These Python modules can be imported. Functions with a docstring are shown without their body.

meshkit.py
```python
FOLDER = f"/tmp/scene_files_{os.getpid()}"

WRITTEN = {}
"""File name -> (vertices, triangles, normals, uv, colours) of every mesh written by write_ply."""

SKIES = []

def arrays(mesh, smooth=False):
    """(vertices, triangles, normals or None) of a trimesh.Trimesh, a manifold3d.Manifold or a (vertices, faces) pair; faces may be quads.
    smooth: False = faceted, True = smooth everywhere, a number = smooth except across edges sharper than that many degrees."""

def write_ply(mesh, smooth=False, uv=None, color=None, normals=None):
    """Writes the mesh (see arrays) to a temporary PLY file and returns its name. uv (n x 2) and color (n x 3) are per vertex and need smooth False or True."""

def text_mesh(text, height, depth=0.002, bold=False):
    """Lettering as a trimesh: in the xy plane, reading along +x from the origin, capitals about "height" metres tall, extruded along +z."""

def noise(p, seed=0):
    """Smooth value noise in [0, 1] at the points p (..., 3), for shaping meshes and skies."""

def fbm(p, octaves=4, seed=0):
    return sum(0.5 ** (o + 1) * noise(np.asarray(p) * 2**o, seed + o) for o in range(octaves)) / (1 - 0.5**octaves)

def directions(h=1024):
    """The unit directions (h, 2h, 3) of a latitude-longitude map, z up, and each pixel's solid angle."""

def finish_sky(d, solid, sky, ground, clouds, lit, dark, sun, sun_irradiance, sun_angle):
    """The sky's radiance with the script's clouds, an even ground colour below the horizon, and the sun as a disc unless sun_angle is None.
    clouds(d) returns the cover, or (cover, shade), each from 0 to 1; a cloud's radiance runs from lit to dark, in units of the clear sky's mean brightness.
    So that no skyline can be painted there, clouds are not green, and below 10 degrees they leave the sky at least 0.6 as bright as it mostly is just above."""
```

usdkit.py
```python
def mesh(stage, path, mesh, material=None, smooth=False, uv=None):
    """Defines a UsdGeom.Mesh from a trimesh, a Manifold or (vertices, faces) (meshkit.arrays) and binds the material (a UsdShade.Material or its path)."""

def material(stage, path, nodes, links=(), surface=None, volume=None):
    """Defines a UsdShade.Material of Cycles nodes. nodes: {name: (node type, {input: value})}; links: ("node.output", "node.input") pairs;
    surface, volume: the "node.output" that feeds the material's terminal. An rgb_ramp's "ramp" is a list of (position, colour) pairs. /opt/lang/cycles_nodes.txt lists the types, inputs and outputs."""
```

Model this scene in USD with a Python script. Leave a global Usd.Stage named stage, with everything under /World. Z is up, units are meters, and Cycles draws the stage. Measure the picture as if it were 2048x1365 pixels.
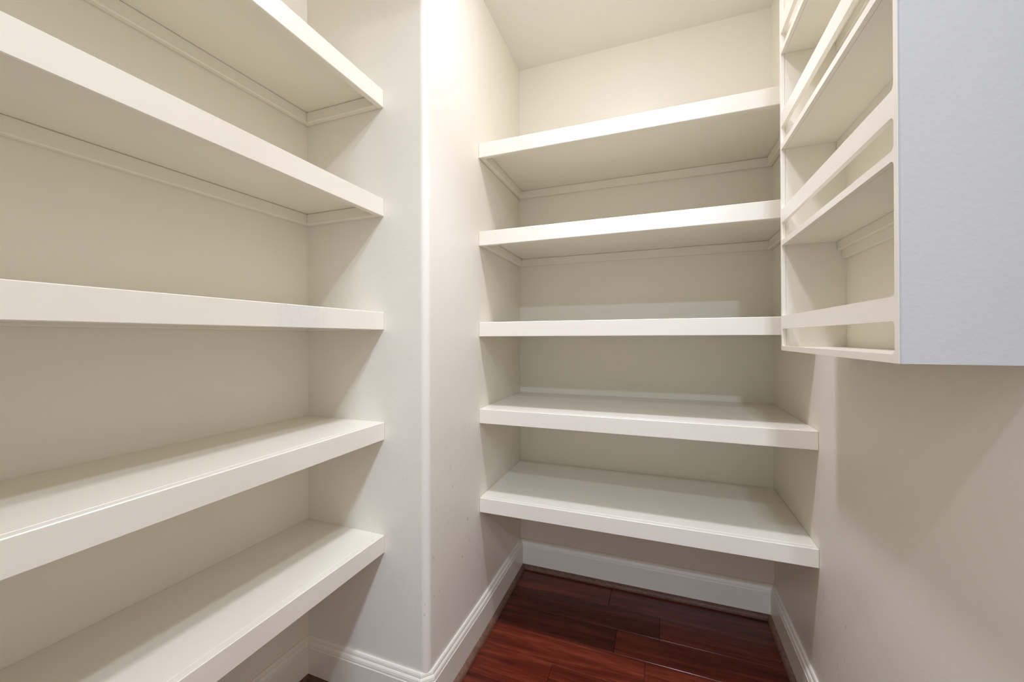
import math, random
import numpy as np, trimesh, shapely.geometry as sg
import usdkit, meshkit
from pxr import Usd, UsdGeom, UsdLux, UsdShade, Sdf, Gf

stage = Usd.Stage.CreateInMemory()
UsdGeom.SetStageUpAxis(stage, UsdGeom.Tokens.z)
UsdGeom.SetStageMetersPerUnit(stage, 1.0)
UsdGeom.Xform.Define(stage, '/World')
UsdGeom.Scope.Define(stage, '/World/Looks')

# ------------------------------------------------------------------ camera
H = 1.1232                                     # lens height over the floor
F_PX, CY = 799.87, 672.82                      # focal length and principal row, in pixels of a 2048 x 1365 frame
YAW, PITCH, ROLL = (math.radians(a) for a in (20.7032, 0.1677, -0.2041))
EXPOSURE = -0.03

fw = np.array([-math.sin(YAW) * math.cos(PITCH), math.cos(YAW) * math.cos(PITCH), math.sin(PITCH)])
rt0 = np.array([math.cos(YAW), math.sin(YAW), 0.0])
up0 = np.cross(rt0, fw)
rt = rt0 * math.cos(ROLL) + up0 * math.sin(ROLL)
up = -rt0 * math.sin(ROLL) + up0 * math.cos(ROLL)
camera = UsdGeom.Camera.Define(stage, '/World/camera')
m = Gf.Matrix4d(1)
for r, vec in enumerate((rt, up, -fw)):
    m.SetRow(r, Gf.Vec4d(*map(float, vec), 0))
m.SetRow(3, Gf.Vec4d(0, 0, H, 1))
camera.AddTransformOp().Set(m)
camera.CreateHorizontalApertureAttr(36.0)
camera.CreateVerticalApertureAttr(36.0 * 1365 / 2048)
camera.CreateFocalLengthAttr(36.0 * F_PX / 2048)
camera.CreateVerticalApertureOffsetAttr(36.0 * (CY - 682.5) / 2048)
camera.CreateClippingRangeAttr(Gf.Vec2f(0.02, 100))
camera.CreateExposureAttr(EXPOSURE)

# ------------------------------------------------------------------ lights
def disk_light(name, x, y, z, radius, intensity, color):
    l = UsdLux.DiskLight.Define(stage, f'/World/{name}')
    l.AddTranslateOp().Set(Gf.Vec3d(x, y, z))
    l.CreateRadiusAttr(radius)
    l.CreateIntensityAttr(intensity)
    l.CreateColorAttr(Gf.Vec3f(*color))
    return l

CEIL = 1.3205 + H
LAMP = (-0.149, 0.944)                         # round lamp on the pantry ceiling
disk_light('pantry_lamp', LAMP[0], LAMP[1], CEIL - 0.004, 0.065, 78, (1.0, 1.01, 1.22))
globe = UsdLux.SphereLight.Define(stage, '/World/pantry_lamp_globe')                             # its domed glass, which also lights the ceiling
globe.AddTranslateOp().Set(Gf.Vec3d(LAMP[0], LAMP[1], CEIL - 0.075))
globe.CreateRadiusAttr(0.06)
globe.CreateIntensityAttr(31)
globe.CreateColorAttr(Gf.Vec3f(1.0, 1.02, 1.25))
beam = UsdLux.SphereLight.Define(stage, '/World/pantry_lamp_beam')                               # the same lamp's reflector beam
beam.AddTranslateOp().Set(Gf.Vec3d(LAMP[0], LAMP[1], CEIL - 0.07))
beam.CreateRadiusAttr(0.055)
beam.CreateIntensityAttr(265)
beam.CreateColorAttr(Gf.Vec3f(1.0, 1.03, 1.29))
shaping = UsdLux.ShapingAPI.Apply(beam.GetPrim())
shaping.CreateShapingConeAngleAttr(42.0)
shaping.CreateShapingConeSoftnessAttr(0.8)
disk_light('kitchen_lamp', 0.11, -0.45, 1.33 + H, 0.05, 520, (0.88, 0.98, 1.22))                  # recessed lamps of the room behind the doorway
disk_light('kitchen_lamp_001', 0.20, -2.00, 1.70 + H, 0.07, 850, (0.78, 0.92, 1.25))
dome = UsdLux.DomeLight.Define(stage, '/World/daylight')                                         # even light of the room outside the doorway
dome.CreateIntensityAttr(0.25)
dome.CreateColorAttr(Gf.Vec3f(1.0, 0.99, 1.10))

# ------------------------------------------------------------------ materials
def mat(name, nodes, links, surface='p.BSDF'):
    return usdkit.material(stage, f'/World/Looks/{name}', nodes, links, surface=surface)

CREAM = (0.92, 0.872, 0.74)
ENAMEL = (0.932, 0.880, 0.735)

def paint(name, color, rough, bump, scale=260, extra=None):
    nodes = {
        'g': ('geometry', {}),
        'n': ('noise_texture', {'scale': scale, 'detail': 3.0}),
        'n2': ('noise_texture', {'scale': 5.0, 'detail': 3.0}),
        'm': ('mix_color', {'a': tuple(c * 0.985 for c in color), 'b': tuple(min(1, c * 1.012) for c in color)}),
        'b': ('bump', {'strength': bump, 'distance': 0.001}),
        'p': ('principled_bsdf', {'roughness': rough}),
    }
    links = [('g.position', 'n.vector'), ('g.position', 'n2.vector'), ('n2.fac', 'm.fac'), ('n.fac', 'b.height'), ('b.normal', 'p.normal')]
    return nodes, links

def simple_paint(name, color, rough, bump, scale=260):
    nodes, links = paint(name, color, rough, bump, scale)
    return mat(name, nodes, links + [('m.result', 'p.base_color')])

def niche_paint(name, axis, op, limit, scuff_lo, scuff_hi, gate_axis, gate):
    """Eggshell wall paint that turns into satin enamel where the shelving niche begins (plain colour break at a fixed plane), with dark scuffs low on the wall."""
    nodes, links = paint(name, CREAM, 0.5, 0.10, 230)
    nodes.update({
        's': ('separate_xyz', {}),
        'lim': ('math', {'math_type': op, 'value2': limit}),
        'en': ('mix_color', {'b': ENAMEL}),
        'r': ('mix_float', {'a': 0.5, 'b': 0.34}),
        'bs': ('mix_float', {'a': 0.22, 'b': 0.07}),
        'mp': ('mapping', {'scale': (75.0, 75.0, 28.0)}),
        'sn': ('noise_texture', {'scale': 1.0, 'detail': 3.0, 'roughness': 0.7}),
        'st': ('map_range', {'from_min': 0.665, 'from_max': 0.72, 'to_min': 0.0, 'to_max': 0.75, 'clamp': True}),
        'zr': ('map_range', {'from_min': scuff_hi, 'from_max': scuff_lo, 'to_min': 0.0, 'to_max': 1.0, 'clamp': True}),
        'nl': ('math', {'math_type': 'subtract', 'value1': 1.0}),
        'ga': ('math', {'math_type': 'greater_than', 'value2': gate}), 'k3': ('math', {'math_type': 'multiply'}),
        'k1': ('math', {'math_type': 'multiply'}), 'k2': ('math', {'math_type': 'multiply'}),
        'sc': ('mix_color', {'b': (0.20, 0.18, 0.17)}),
    })
    links += [('g.position', 's.vector'), (f's.{axis}', 'lim.value1'), ('lim.value', 'en.fac'), ('m.result', 'en.a'), ('lim.value', 'r.fac'), ('r.result', 'p.roughness'),
              ('lim.value', 'bs.fac'), ('bs.result', 'b.strength'), ('g.position', 'mp.vector'), ('mp.vector', 'sn.vector'), ('sn.fac', 'st.value'), ('s.z', 'zr.value'),
              ('lim.value', 'nl.value2'), ('st.result', 'k1.value1'), ('zr.result', 'k1.value2'), ('k1.value', 'k2.value1'), ('nl.value', 'k2.value2'),
              (f's.{gate_axis}', 'ga.value1'), ('k2.value', 'k3.value1'), ('ga.value', 'k3.value2'), ('k3.value', 'sc.fac'), ('en.result', 'sc.a'), ('sc.result', 'p.base_color')]
    return mat(name, nodes, links)

YF = 1.37                       # plane of the front edges of the back shelves
XF = -0.803                     # plane of the front edges of the left shelves
M_wall = simple_paint('wall_paint', CREAM, 0.5, 0.20, 230)
M_pillar = niche_paint('pillar_paint', 'y', 'greater_than', YF, 0.2, 1.0, 'x', -0.672)
M_right = niche_paint('right_wall_paint', 'y', 'greater_than', YF, 0.05, 0.75, 'y', 1.08)
M_ceil = simple_paint('ceiling_paint', (0.925, 0.89, 0.80), 0.7, 0.25, 180)
M_trim = simple_paint('trim_enamel', ENAMEL, 0.33, 0.05, 90)
M_niche = simple_paint('niche_enamel', ENAMEL, 0.36, 0.07, 120)
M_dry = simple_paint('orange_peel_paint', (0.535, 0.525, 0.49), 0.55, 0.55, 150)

def patched():
    """Trim enamel with one roughly filled and touched-up spot on the board's face."""
    nodes, links = paint('x', ENAMEL, 0.33, 0.05, 90)
    nodes.update({
        'd': ('vector_math', {'math_type': 'distance', 'vector2': (XF, 0.71, H + 0.052)}),
        'wn': ('noise_texture', {'scale': 45.0, 'detail': 3.0}),
        'ad': ('math', {'math_type': 'multiply_add', 'value2': 0.055}),
        'mr': ('map_range', {'from_min': 0.125, 'from_max': 0.07, 'to_min': 0.0, 'to_max': 0.55, 'clamp': True}),
        'f2': ('noise_texture', {'scale': 260.0, 'detail': 2.0}),
        'kk': ('math', {'math_type': 'multiply'}),
        'mx': ('mix_color', {'b': (0.62, 0.60, 0.57)}),
        'rr': ('mix_float', {'a': 0.33, 'b': 0.6}),
        'bb': ('mix_float', {'a': 0.05, 'b': 0.6}),
    })
    links += [('g.position', 'd.vector1'), ('g.position', 'wn.vector'), ('wn.fac', 'ad.value1'), ('d.value', 'ad.value3'), ('ad.value', 'mr.value'), ('g.position', 'f2.vector'),
              ('mr.result', 'kk.value1'), ('f2.fac', 'kk.value2'), ('kk.value', 'mx.fac'), ('m.result', 'mx.a'), ('mx.result', 'p.base_color'),
              ('mr.result', 'rr.fac'), ('rr.result', 'p.roughness'), ('mr.result', 'bb.fac'), ('bb.result', 'b.strength')]
    return mat('patched_enamel', nodes, links)
M_patch = patched()

def wood(name, tones, rough, streak=(2.6, 34.0, 34.0), specks=False):
    nodes = {
        'g': ('geometry', {}), 'oi': ('object_info', {}),
        'mul': ('math', {'math_type': 'multiply', 'value2': 37.0}),
        'off': ('combine_xyz', {}), 'add': ('vector_math', {'math_type': 'add'}),
        'mp': ('mapping', {'scale': streak}),
        'n': ('noise_texture', {'scale': 1.0, 'detail': 5.0, 'roughness': 0.62, 'distortion': 0.6}),
        'mp2': ('mapping', {'scale': (streak[0] * 6, streak[1] * 9, streak[2] * 9)}),
        'n2': ('noise_texture', {'scale': 1.0, 'detail': 3.0}),
        'ramp': ('rgb_ramp', {'ramp': tones}),
        'v': ('map_range', {'from_min': 0.0, 'from_max': 1.0, 'to_min': 0.5, 'to_max': 1.3}),
        'pore': ('map_range', {'from_min': 0.30, 'from_max': 0.62, 'to_min': 0.70, 'to_max': 1.08, 'clamp': True}),
        'vv': ('math', {'math_type': 'multiply'}),
        'h': ('hsv', {}),
        'b': ('bump', {'strength': 0.12, 'distance': 0.0006}),
        'p': ('principled_bsdf', {'roughness': rough, 'ior': 1.36}),
    }
    links = [('oi.random', 'mul.value1'), ('mul.value', 'off.x'), ('mul.value', 'off.y'), ('off.vector', 'add.vector1'), ('g.position', 'add.vector2'),
             ('add.vector', 'mp.vector'), ('mp.vector', 'n.vector'), ('add.vector', 'mp2.vector'), ('mp2.vector', 'n2.vector'), ('n.fac', 'ramp.fac'),
             ('oi.random', 'v.value'), ('n2.fac', 'pore.value'), ('v.result', 'vv.value1'), ('pore.result', 'vv.value2'), ('vv.value', 'h.value'),
             ('ramp.color', 'h.color'), ('h.color', 'p.base_color'), ('n2.fac', 'b.height'), ('b.normal', 'p.normal')]
    if specks:                                  # a few pale drips of wall paint left on the boards
        nodes.update({'vo': ('voronoi_texture', {'scale': 15.0}), 'sv': ('separate_color', {}), 'few': ('math', {'math_type': 'greater_than', 'value2': 0.72}),
                      'near': ('math', {'math_type': 'less_than', 'value2': 0.032}), 'both': ('math', {'math_type': 'multiply'}), 'sp': ('mix_color', {'b': (0.62, 0.58, 0.53)})})
        links.remove(('h.color', 'p.base_color'))
        links += [('g.position', 'vo.vector'), ('vo.color', 'sv.color'), ('sv.r', 'few.value1'), ('vo.distance', 'near.value1'), ('few.value', 'both.value1'), ('near.value', 'both.value2'),
                  ('both.value', 'sp.fac'), ('h.color', 'sp.a'), ('sp.result', 'p.base_color')]
    return mat(name, nodes, links)

M_floor = wood('cherry_planks', [(0.25, (0.042, 0.006, 0.0035)), (0.5, (0.125, 0.020, 0.009)), (0.75, (0.235, 0.050, 0.023))], 0.20, specks=True)
M_shoe = wood('shoe_moulding_wood', [(0.25, (0.15, 0.075, 0.048)), (0.5, (0.21, 0.11, 0.072)), (0.75, (0.28, 0.155, 0.10))], 0.45, (14.0, 14.0, 30.0))
M_sub = mat('subfloor_dark', {'p': ('principled_bsdf', {'base_color': (0.45, 0.33, 0.27), 'roughness': 0.6})}, [])

# ------------------------------------------------------------------ helpers
used = {}
def numbered(path):
    k = used.get(path, -1) + 1
    used[path] = k
    return path if k == 0 else f'{path}_{k:03d}'

def obj(name, mesh, material, parent='/World', smooth=False, label=None):
    path = numbered(f'{parent}/{name}')
    p = usdkit.mesh(stage, path, mesh, material, smooth=smooth).GetPrim()
    if label:
        p.SetCustomDataByKey('label', label)
    return p

def thing(name, label, cat, loc=(0, 0, 0), group=None, kind=None):
    path = numbered(f'/World/{name}')
    x = UsdGeom.Xform.Define(stage, path)
    x.AddTranslateOp().Set(Gf.Vec3d(*map(float, loc)))
    p = x.GetPrim()
    for k, v in (('label', label), ('category', cat), ('group', group), ('kind', kind)):
        if v:
            p.SetCustomDataByKey(k, v)
    return path

def struct(prim, label, cat):
    for k, v in (('label', label), ('category', cat), ('kind', 'structure')):
        prim.SetCustomDataByKey(k, v)

def prism(points, z0, z1, bevel=0.0):
    """A plan polygon raised from z0 to z1; bevel chamfers its top and bottom rims."""
    poly = sg.Polygon(points)
    if poly.exterior.is_ccw is False:
        poly = sg.Polygon(list(poly.exterior.coords)[::-1])
    if bevel <= 0:
        m = trimesh.creation.extrude_polygon(poly, z1 - z0, engine='earcut')
        m.apply_translation((0, 0, z0))
        return m
    inner = poly.buffer(-bevel, join_style=2)
    a = np.array(poly.exterior.coords)[:-1]
    b = np.array(sg.polygon.orient(inner).exterior.coords)[:-1]
    if len(a) != len(b):
        return prism(points, z0, z1)
    k0 = int(np.argmin(((b - a[0]) ** 2).sum(1)))
    b = np.roll(b, -k0, axis=0)
    n = len(a)
    rings = [(b, z0), (a, z0 + bevel), (a, z1 - bevel), (b, z1)]
    v = np.vstack([np.column_stack([r, np.full(n, z)]) for r, z in rings])
    f = []
    for s in range(3):
        for i in range(n):
            j = (i + 1) % n
            p, q, r_, t = s * n + i, s * n + j, (s + 1) * n + j, (s + 1) * n + i
            f += [(p, q, r_), (p, r_, t)]
    for i in range(1, n - 1):
        f += [(0, i + 1, i), (3 * n, 3 * n + i, 3 * n + i + 1)]
    return trimesh.Trimesh(v, f, process=False)

def box(x0, x1, y0, y1, z0, z1, bevel=0.0):
    """Box with all twelve edges chamfered (hull of three inset boxes)."""
    if bevel <= 0:
        return trimesh.creation.box(bounds=[(x0, y0, z0), (x1, y1, z1)])
    pts = []
    for i in range(3):
        e = [bevel] * 3
        e[i] = 0
        for sx in (0, 1):
            for sy in (0, 1):
                for sz in (0, 1):
                    pts.append(((x1 - e[0]) if sx else (x0 + e[0]), (y1 - e[1]) if sy else (y0 + e[1]), (z1 - e[2]) if sz else (z0 + e[2])))
    return trimesh.convex.convex_hull(np.array(pts))

def extrude_yz(poly, x0, x1, bevel=0.0):
    """A polygon drawn in (y, z), thickened along x from x0 to x1."""
    m = trimesh.creation.extrude_polygon(poly, x1 - x0, engine='earcut')
    v = m.vertices.copy()
    m.vertices = np.column_stack([x0 + v[:, 2], v[:, 0], v[:, 1]])
    return m

# ------------------------------------------------------------------ plan of the pantry
C_, YE = 1.0122, 1.8653                    # end wall of the left niche; back wall
D_, D2 = -0.6512, -0.6619                  # pillar's right face at the shelf front and at the back wall
G_, G2 = 0.4121, 0.4108                    # right wall
Y0 = -0.22                                 # inner face of the doorway wall
EPS = 0.0004
xb = lambda y: -1.114 - 0.0214 / 0.658 * (C_ - y)
dx_ = lambda y: D_ if y <= YF else D_ + (D2 - D_) * (y - YF) / (YE - YF)
gx_ = lambda y: G_ if y <= YF else G_ + (G2 - G_) * (y - YF) / (YE - YF)
T = 0.10

struct(obj('wall_left', prism([(xb(Y0), Y0), (xb(C_), C_), (xb(C_) - T, C_), (xb(Y0) - T, Y0)], -0.02, CEIL), M_niche), 'cream painted back wall behind the left-hand run of shelves', 'wall')
R = 0.022
arc = [(D_ - R + R * math.sin(a), C_ + R - R * math.cos(a)) for a in np.linspace(0, math.pi / 2, 13)]
pillar_plan = [(xb(C_) - T, C_), (XF, C_)] + arc + [(D_, YF), (D2, YE), (xb(C_) - T, YE)]
struct(obj('wall_pillar', prism(pillar_plan, -0.02, CEIL), M_pillar, smooth=40), 'cream painted wall block with rounded corner between the left and the back shelves', 'wall')
struct(obj('wall_back', prism([(D2, YE), (G2, YE), (G2, YE + T), (D2, YE + T)], -0.02, CEIL), M_niche), 'cream painted rear wall behind the back shelves', 'wall')
struct(obj('wall_right', prism([(G_, Y0), (G_ + T, Y0), (G_ + T, YE + T), (G2, YE + T), (G2, YE), (G_, YF)], -0.02, CEIL), M_right), 'cream painted wall on the right, below and behind the wall box', 'wall')
cl = thing('ceiling', 'plain cream painted flat ceiling of the pantry', 'ceiling', kind='structure')
ce_poly = sg.Polygon([(xb(Y0) - T, Y0 - T), (G_ + T, Y0 - T), (G_ + T, YE + T), (xb(Y0) - T, YE + T)])
cm = trimesh.creation.extrude_polygon(ce_poly, 0.09, engine='earcut')
cm.apply_translation((0, 0, CEIL))
obj('ceiling_panel', cm, M_ceil, cl)
DX0, DX1, DZ = -0.47, 0.37, 1.30 + H        # doorway that the camera stands in
front = trimesh.util.concatenate([
    box(xb(Y0) - T, DX0, Y0 - T, Y0, -0.02, CEIL), box(DX1, G_ + T, Y0 - T, Y0, -0.02, CEIL), box(DX0, DX1, Y0 - T, Y0, DZ, CEIL)])
struct(obj('wall_front', front, M_wall), 'cream painted wall around the doorway behind the camera', 'wall')

# ------------------------------------------------------------------ floor: cherry planks
fl = thing('floor', 'glossy dark red cherry wood plank floor', 'floor', kind='structure')
obj('subfloor', prism([(xb(Y0) - T, Y0 - T), (G_ + T, Y0 - T), (G_ + T, YE + T), (xb(Y0) - T, YE + T)], -0.06, -0.016), M_sub, fl)
rng = random.Random(11)
PITCH_Y, YANCH = 0.1237, 1.7055
known = {0: [-0.219], -1: [-0.018], -2: [-0.171], -3: [-0.063], -4: [-0.36], -5: [-0.15], -6: [-0.50, 0.21]}
for row in range(-16, 2):
    ya, yb = YANCH + row * PITCH_Y, YANCH + (row + 1) * PITCH_Y
    ya, yb = max(ya, Y0), min(yb, YE - 0.002)
    if yb - ya < 0.01:
        continue
    left = D_ - 0.008 if ya > C_ - 0.02 else xb(ya) + 0.003
    if ya < C_ - 0.02 < yb - 0.02:
        left = xb(ya) + 0.003
    right = G_ - 0.003
    cuts = known.get(row) or [left + rng.uniform(0.25, 0.6), left + rng.uniform(0.9, 1.3)]
    xs = [left] + [c for c in cuts if left + 0.1 < c < right - 0.1] + [right]
    if ya < C_ - 0.012 and yb > C_ - 0.012 and left < -1:
        yb2 = C_ - 0.012
    for a, b in zip(xs[:-1], xs[1:]):
        yy = yb
        if a < D_ - 0.02 and yb > C_ - 0.014:          # plank that runs up to the pillar's foot: notched around it
            pts = [(a, ya), (b, ya), (b, yb), (D_ - 0.005, yb), (D_ - 0.005, C_ - 0.006), (a, C_ - 0.006)]
            obj('plank', prism(pts, -0.015, 0.0), M_floor, fl)
            continue
        obj('plank', box(a + 0.0004, b - 0.0004, ya + 0.0005, yb - 0.0005, -0.015, rng.uniform(-0.0003, 0.0), 0.0011), M_floor, fl)

# ------------------------------------------------------------------ baseboards and shoe mouldings
path = [(xb(Y0), Y0), (xb(C_), C_), (D_ - R, C_), (D_, C_ + R), (D_, YF), (D2, YE), (G2, YE), (G_, YF), (G_, Y0)]
PP = np.array(path)
def offset_path(t):
    """The wall line moved t into the room, mitred at its corners."""
    out = []
    dirs = PP[1:] - PP[:-1]
    dirs /= np.linalg.norm(dirs, axis=1)[:, None]
    nor = np.column_stack([dirs[:, 1], -dirs[:, 0]])
    for i in range(len(PP)):
        if i == 0: out.append(PP[0] + nor[0] * t)
        elif i == len(PP) - 1: out.append(PP[-1] + nor[-1] * t)
        else:
            n = nor[i - 1] + nor[i]
            out.append(PP[i] + n * t / (1 + nor[i - 1] @ nor[i]))
    return np.array(out)

def sweep(profile, i0, i1, trim0=0.0, trim1=0.0):
    """A closed profile of (offset, height) swept along corners i0..i1 of the wall line."""
    rings = []
    for i in range(i0, i1 + 1):
        rings.append(np.array([(*offset_path(t)[i], z) for t, z in profile]))
    n = len(profile)
    if trim0:
        d = rings[1] - rings[0]; L = np.linalg.norm(d, axis=1)[:, None]; rings[0] = rings[0] + d / L * trim0
    if trim1:
        d = rings[-2] - rings[-1]; L = np.linalg.norm(d, axis=1)[:, None]; rings[-1] = rings[-1] + d / L * trim1
    v = np.vstack(rings)
    f = []
    for s in range(len(rings) - 1):
        for i in range(n):
            j = (i + 1) % n
            f += [(s * n + i, s * n + j, (s + 1) * n + j), (s * n + i, (s + 1) * n + j, (s + 1) * n + i)]
    for i in range(1, n - 1):
        f += [(0, i + 1, i), ((len(rings) - 1) * n, (len(rings) - 1) * n + i, (len(rings) - 1) * n + i + 1)]
    m = trimesh.Trimesh(v, f, process=False)
    if m.volume < 0:
        m.invert()
    return m

BASE = [(0.0002, 0.0), (0.016, 0.0), (0.016, 0.1035), (0.0152, 0.1047), (0.0134, 0.1052), (0.0134, 0.1078), (0.0145, 0.1088), (0.0145, 0.1105), (0.0128, 0.117), (0.0102, 0.1205),
        (0.0086, 0.1212), (0.0086, 0.1240), (0.0074, 0.1290), (0.0050, 0.1328), (0.0036, 0.1333), (0.0002, 0.1333)]
SHOE = [(0.0162, 0.0)] + [(0.0162 + 0.016 * math.sin(a), 0.018 * math.cos(a)) for a in np.linspace(math.pi / 2, 0, 7)]
for nm, a, b, lab in (('baseboard_left', 0, 1, 'white moulded baseboard under the left-hand shelves'),
                      ('baseboard_end', 1, 2, 'white moulded baseboard across the end wall of the left niche, left of the rounded corner'),
                      ('baseboard_pillar', 2, 5, 'white moulded baseboard running from the rounded wall corner to the rear corner'),
                      ('baseboard_back', 5, 6, 'white moulded baseboard along the rear wall under the lowest back shelf'),
                      ('baseboard_right', 6, 8, 'white moulded baseboard along the foot of the right wall')):
    struct(obj(nm, sweep(BASE, a, b), M_trim), lab, 'baseboard')
# the shoe moulding, with a butt joint beside the pillar
yj = 1.452
n_trim = 0
def shoe(mesh, lab):
    global n_trim
    n_trim += 1
    struct(obj(f'trim_{n_trim}', mesh, M_shoe, smooth=35), lab, 'shoe moulding')
shoe(sweep(SHOE, 0, 1), 'brown wood shoe moulding at the foot of the left-hand baseboard')
shoe(sweep(SHOE, 1, 2), 'brown wood shoe moulding at the foot of the end wall baseboard')
frac = (yj - YF) / (YE - YF)
PP = np.insert(PP, 5, PP[4] + (PP[5] - PP[4]) * frac, axis=0)
shoe(sweep(SHOE, 2, 5, 0, 0.0006), 'longer brown wood shoe moulding along the pillar, nearer the camera')
shoe(sweep(SHOE, 5, 6, 0.0006, 0), 'short brown wood shoe moulding along the pillar up to the rear corner')
shoe(sweep(SHOE, 6, 7), 'brown wood shoe moulding at the foot of the rear baseboard')
shoe(sweep(SHOE, 7, 9), 'brown wood shoe moulding at the foot of the right-hand baseboard')

# ------------------------------------------------------------------ built-in shelves
TH, BT_, FT, CT = 0.0544, 0.019, 0.0185, 0.019          # front edge height, board, front edge and cleat thickness
ord_ = ['topmost', 'second from top', 'middle', 'fourth from top', 'lowest']
LT = [0.7633, 0.4276, 0.0786, -0.2594, -0.6053]
left_labels = ['topmost white shelf of the left-hand run, its front edge leaving the frame at the top',
               'second white shelf from the top in the left-hand run, seen from below',
               'middle white shelf of the left-hand run, with a roughly patched spot on its front edge',
               'fourth white shelf from the top in the left-hand run, its upper side half in shadow',
               'lowest white shelf of the left-hand run, just above the baseboard']
for i, zr in enumerate(LT):
    z1 = zr + H
    y0, y1 = Y0 + EPS, C_ - EPS
    t = thing('shelf', left_labels[i], 'shelf', (0, 0, z1 - TH), 'built-in shelves of the left-hand niche')
    zl = TH
    fx = XF - FT
    obj('board', prism([(xb(y0) + EPS, y0), (fx - 0.0003, y0), (fx - 0.0003, y1), (xb(y1) + EPS, y1)], zl - BT_, zl, 0.0009), M_trim, t)
    obj('front_edge', box(fx, XF, y0, y1, 0, zl, 0.0016), M_patch if i == 2 else M_trim, t)
    obj('cleat', prism([(xb(y0) + EPS, y0), (xb(y0) + CT, y0), (xb(y1) + CT, y1), (xb(y1) + EPS, y1)], 0.0, zl - BT_ - 0.0003, 0.0022), M_niche, t)
    obj('cleat', prism([(xb(y1) + CT + 0.0003, y1 - CT), (fx - 0.0006, y1 - CT), (fx - 0.0006, y1), (xb(y1) + CT + 0.0003, y1)], 0.0, zl - BT_ - 0.0003, 0.0022), M_niche, t)

RT = [0.7340, 0.4009, 0.0579, -0.2700, -0.6055]
right_labels = ['topmost white shelf in the back alcove, highest under the ceiling',
                'second white shelf from the top in the back alcove',
                'middle white shelf in the back alcove at eye level, seen edge-on',
                'fourth white shelf from the top in the back alcove, ending just below the wall box',
                'lowest white shelf in the back alcove, over the wood floor']
for i, zr in enumerate(RT):
    z1 = zr + H
    ya, yb_ = YF, YE - EPS
    t = thing('shelf', right_labels[i], 'shelf', (0, 0, z1 - TH), 'built-in shelves of the back alcove')
    zl = TH
    fy = YF + FT
    L = lambda y, o=0.0: dx_(y) + EPS + o
    Rr = lambda y, o=0.0: gx_(y) - EPS - o
    obj('board', prism([(L(fy), fy + 0.0003), (Rr(fy), fy + 0.0003), (Rr(yb_), yb_), (L(yb_), yb_)], zl - BT_, zl, 0.0009), M_trim, t)
    obj('front_edge', box(L(YF), Rr(YF), YF, fy, 0, zl, 0.0016), M_trim, t)
    obj('cleat', prism([(L(yb_ - CT), yb_ - CT), (Rr(yb_ - CT), yb_ - CT), (Rr(yb_), yb_), (L(yb_), yb_)], 0.0, zl - BT_ - 0.0003, 0.0022), M_niche, t)
    yc0, yc1 = fy + 0.0006, yb_ - CT - 0.0003
    obj('cleat', prism([(L(yc0), yc0), (L(yc0, CT), yc0), (L(yc1, CT), yc1), (L(yc1), yc1)], 0.0, zl - BT_ - 0.0003, 0.0022), M_niche, t)
    obj('cleat', prism([(Rr(yc0, CT), yc0), (Rr(yc0), yc0), (Rr(yc1), yc1), (Rr(yc1, CT), yc1)], 0.0, zl - BT_ - 0.0003, 0.0022), M_niche, t)

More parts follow.
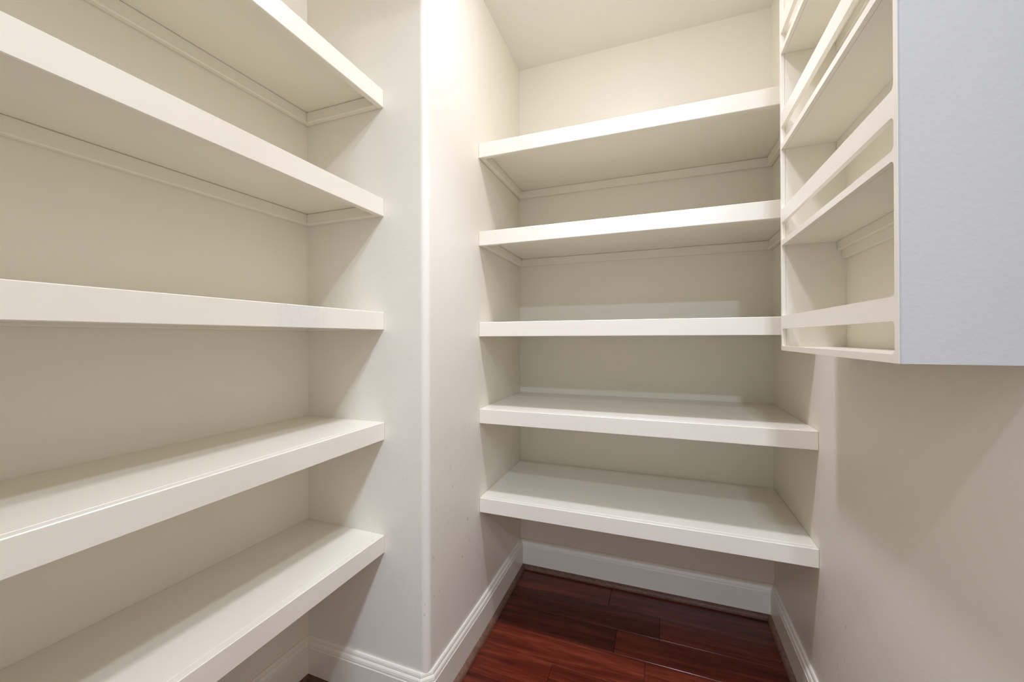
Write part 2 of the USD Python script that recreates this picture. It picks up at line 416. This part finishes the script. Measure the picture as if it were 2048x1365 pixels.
# ------------------------------------------------------------------ wall box with spice shelves on the right wall
HX, CY1, CY2, KB = 0.2763, 0.6387, 1.1737, -0.0349
Y1I, Y2I, FTH = 0.6499, 1.1642, 0.008
XBK = 0.4061
ZT = CEIL - H - EPS
cab = thing('wall_cabinet', 'open white spice cabinet boxed out from the right wall, with guard rails and narrow shelves', 'cabinet', (0, 0, H))
shelf_b = [0.2251, 0.4634, 0.7002, 0.938, 1.1755]
SH = 0.0129
rails = [(0.0190, 0.0508), (0.2814, 0.3160), (0.5188, 0.5537), (0.7513, 0.7863), (0.989, 1.024), (1.2265, 1.2615)]
FLOOR_T = -0.0235
frame = sg.box(CY1 + 0.0015, KB, CY2, ZT)
def opening(z0, z1, r=0.0075):
    """Opening between stile and stile, its corners rounded on the side nearer the doorway."""
    r = min(r, (z1 - z0) * 0.3)
    o = sg.box(Y1I, z0, Y2I + 0.2, z1).buffer(-r, join_style=2).buffer(r, quad_segs=5)
    return o.intersection(sg.box(Y1I - 1, z0 - 1, Y2I, z1 + 1))
levels = [FLOOR_T] + [b + SH for b in shelf_b]
tops = shelf_b + [ZT - 0.012]
for k in range(6):
    r0, r1 = rails[k]
    frame = frame.difference(opening(levels[k], r0)).difference(opening(r1, tops[k]))
YS = Y1I + 0.0085
clip = lambda y0, y1, z0, z1: frame.intersection(sg.box(y0, z0, y1, z1))
def frame_part(name, poly):
    polys = [p for p in getattr(poly, 'geoms', [poly]) if p.area > 1e-8]
    obj(name, trimesh.util.concatenate([extrude_yz(p, HX, HX + FTH) for p in polys]), M_trim, cab)
frame_part('stile', clip(0, YS, -9, 9))
frame_part('stile', clip(Y2I, 9, -9, 9))
frame_part('bottom_rail', clip(YS, Y2I, KB - 0.1, FLOOR_T + 0.001))
frame_part('top_rail', clip(YS, Y2I, ZT - 0.02, 9))
for k in range(6):
    frame_part('guard_rail', clip(YS, Y2I, rails[k][0] - 0.002, rails[k][1] + 0.002))
# the housing: textured drywall face towards the doorway
hb = []
rr = 0.004
plan = [(HX + rr - rr * math.cos(a), CY1 + rr - rr * math.sin(a)) for a in np.linspace(0, math.pi / 2, 6)]
plan = [(HX + FTH + 0.0004, Y1I - 0.0004), (HX + FTH + 0.0004, CY1 + 0.0019), (HX + 0.0004, CY1 + 0.0013)] + plan[2:] + [(G_ - EPS, CY1), (G_ - EPS, Y1I - 0.0004)]
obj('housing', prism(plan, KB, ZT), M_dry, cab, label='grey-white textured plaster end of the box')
obj('end_panel', box(HX + FTH + EPS, G_ - EPS, Y2I, CY2, KB, ZT), M_trim, cab)
obj('back_panel', box(XBK, G_ - EPS, Y1I, Y2I - EPS, KB, ZT), M_trim, cab)
obj('bottom_panel', box(HX + FTH + EPS, XBK - EPS, Y1I, Y2I - EPS, KB, FLOOR_T - 0.002, 0.001), M_trim, cab)
obj('top_panel', box(HX + FTH + EPS, XBK - EPS, Y1I, Y2I - EPS, ZT - 0.012, ZT), M_trim, cab)
for b in shelf_b:
    se = clip(YS, Y2I, b - 0.004, b + SH + 0.004)
    parts = [extrude_yz(p, HX, HX + FTH) for p in getattr(se, 'geoms', [se]) if p.area > 1e-8]
    parts.append(box(HX + FTH + EPS, XBK - EPS, Y1I + EPS, Y2I - EPS, b, b + SH))
    obj('shelf_board', trimesh.util.concatenate(parts), M_trim, cab)
for b in shelf_b:
    cl = sg.Polygon([(XBK - EPS, b - EPS), (XBK - 0.018, b - EPS), (XBK - 0.018, b - 0.0200), (XBK - 0.0165, b - 0.0214), (XBK - 0.0085, b - 0.0214), (XBK - 0.0085, b - 0.040), (XBK - 0.007, b - 0.0415), (XBK - EPS, b - 0.0415)])
    m = trimesh.creation.extrude_polygon(cl, Y2I - Y1I - 0.002, engine='earcut')
    v = m.vertices.copy()
    m.vertices = np.column_stack([v[:, 0], Y1I + 0.001 + v[:, 2], v[:, 1]])
    m.fix_normals()
    obj('cleat', m, M_niche, cab)
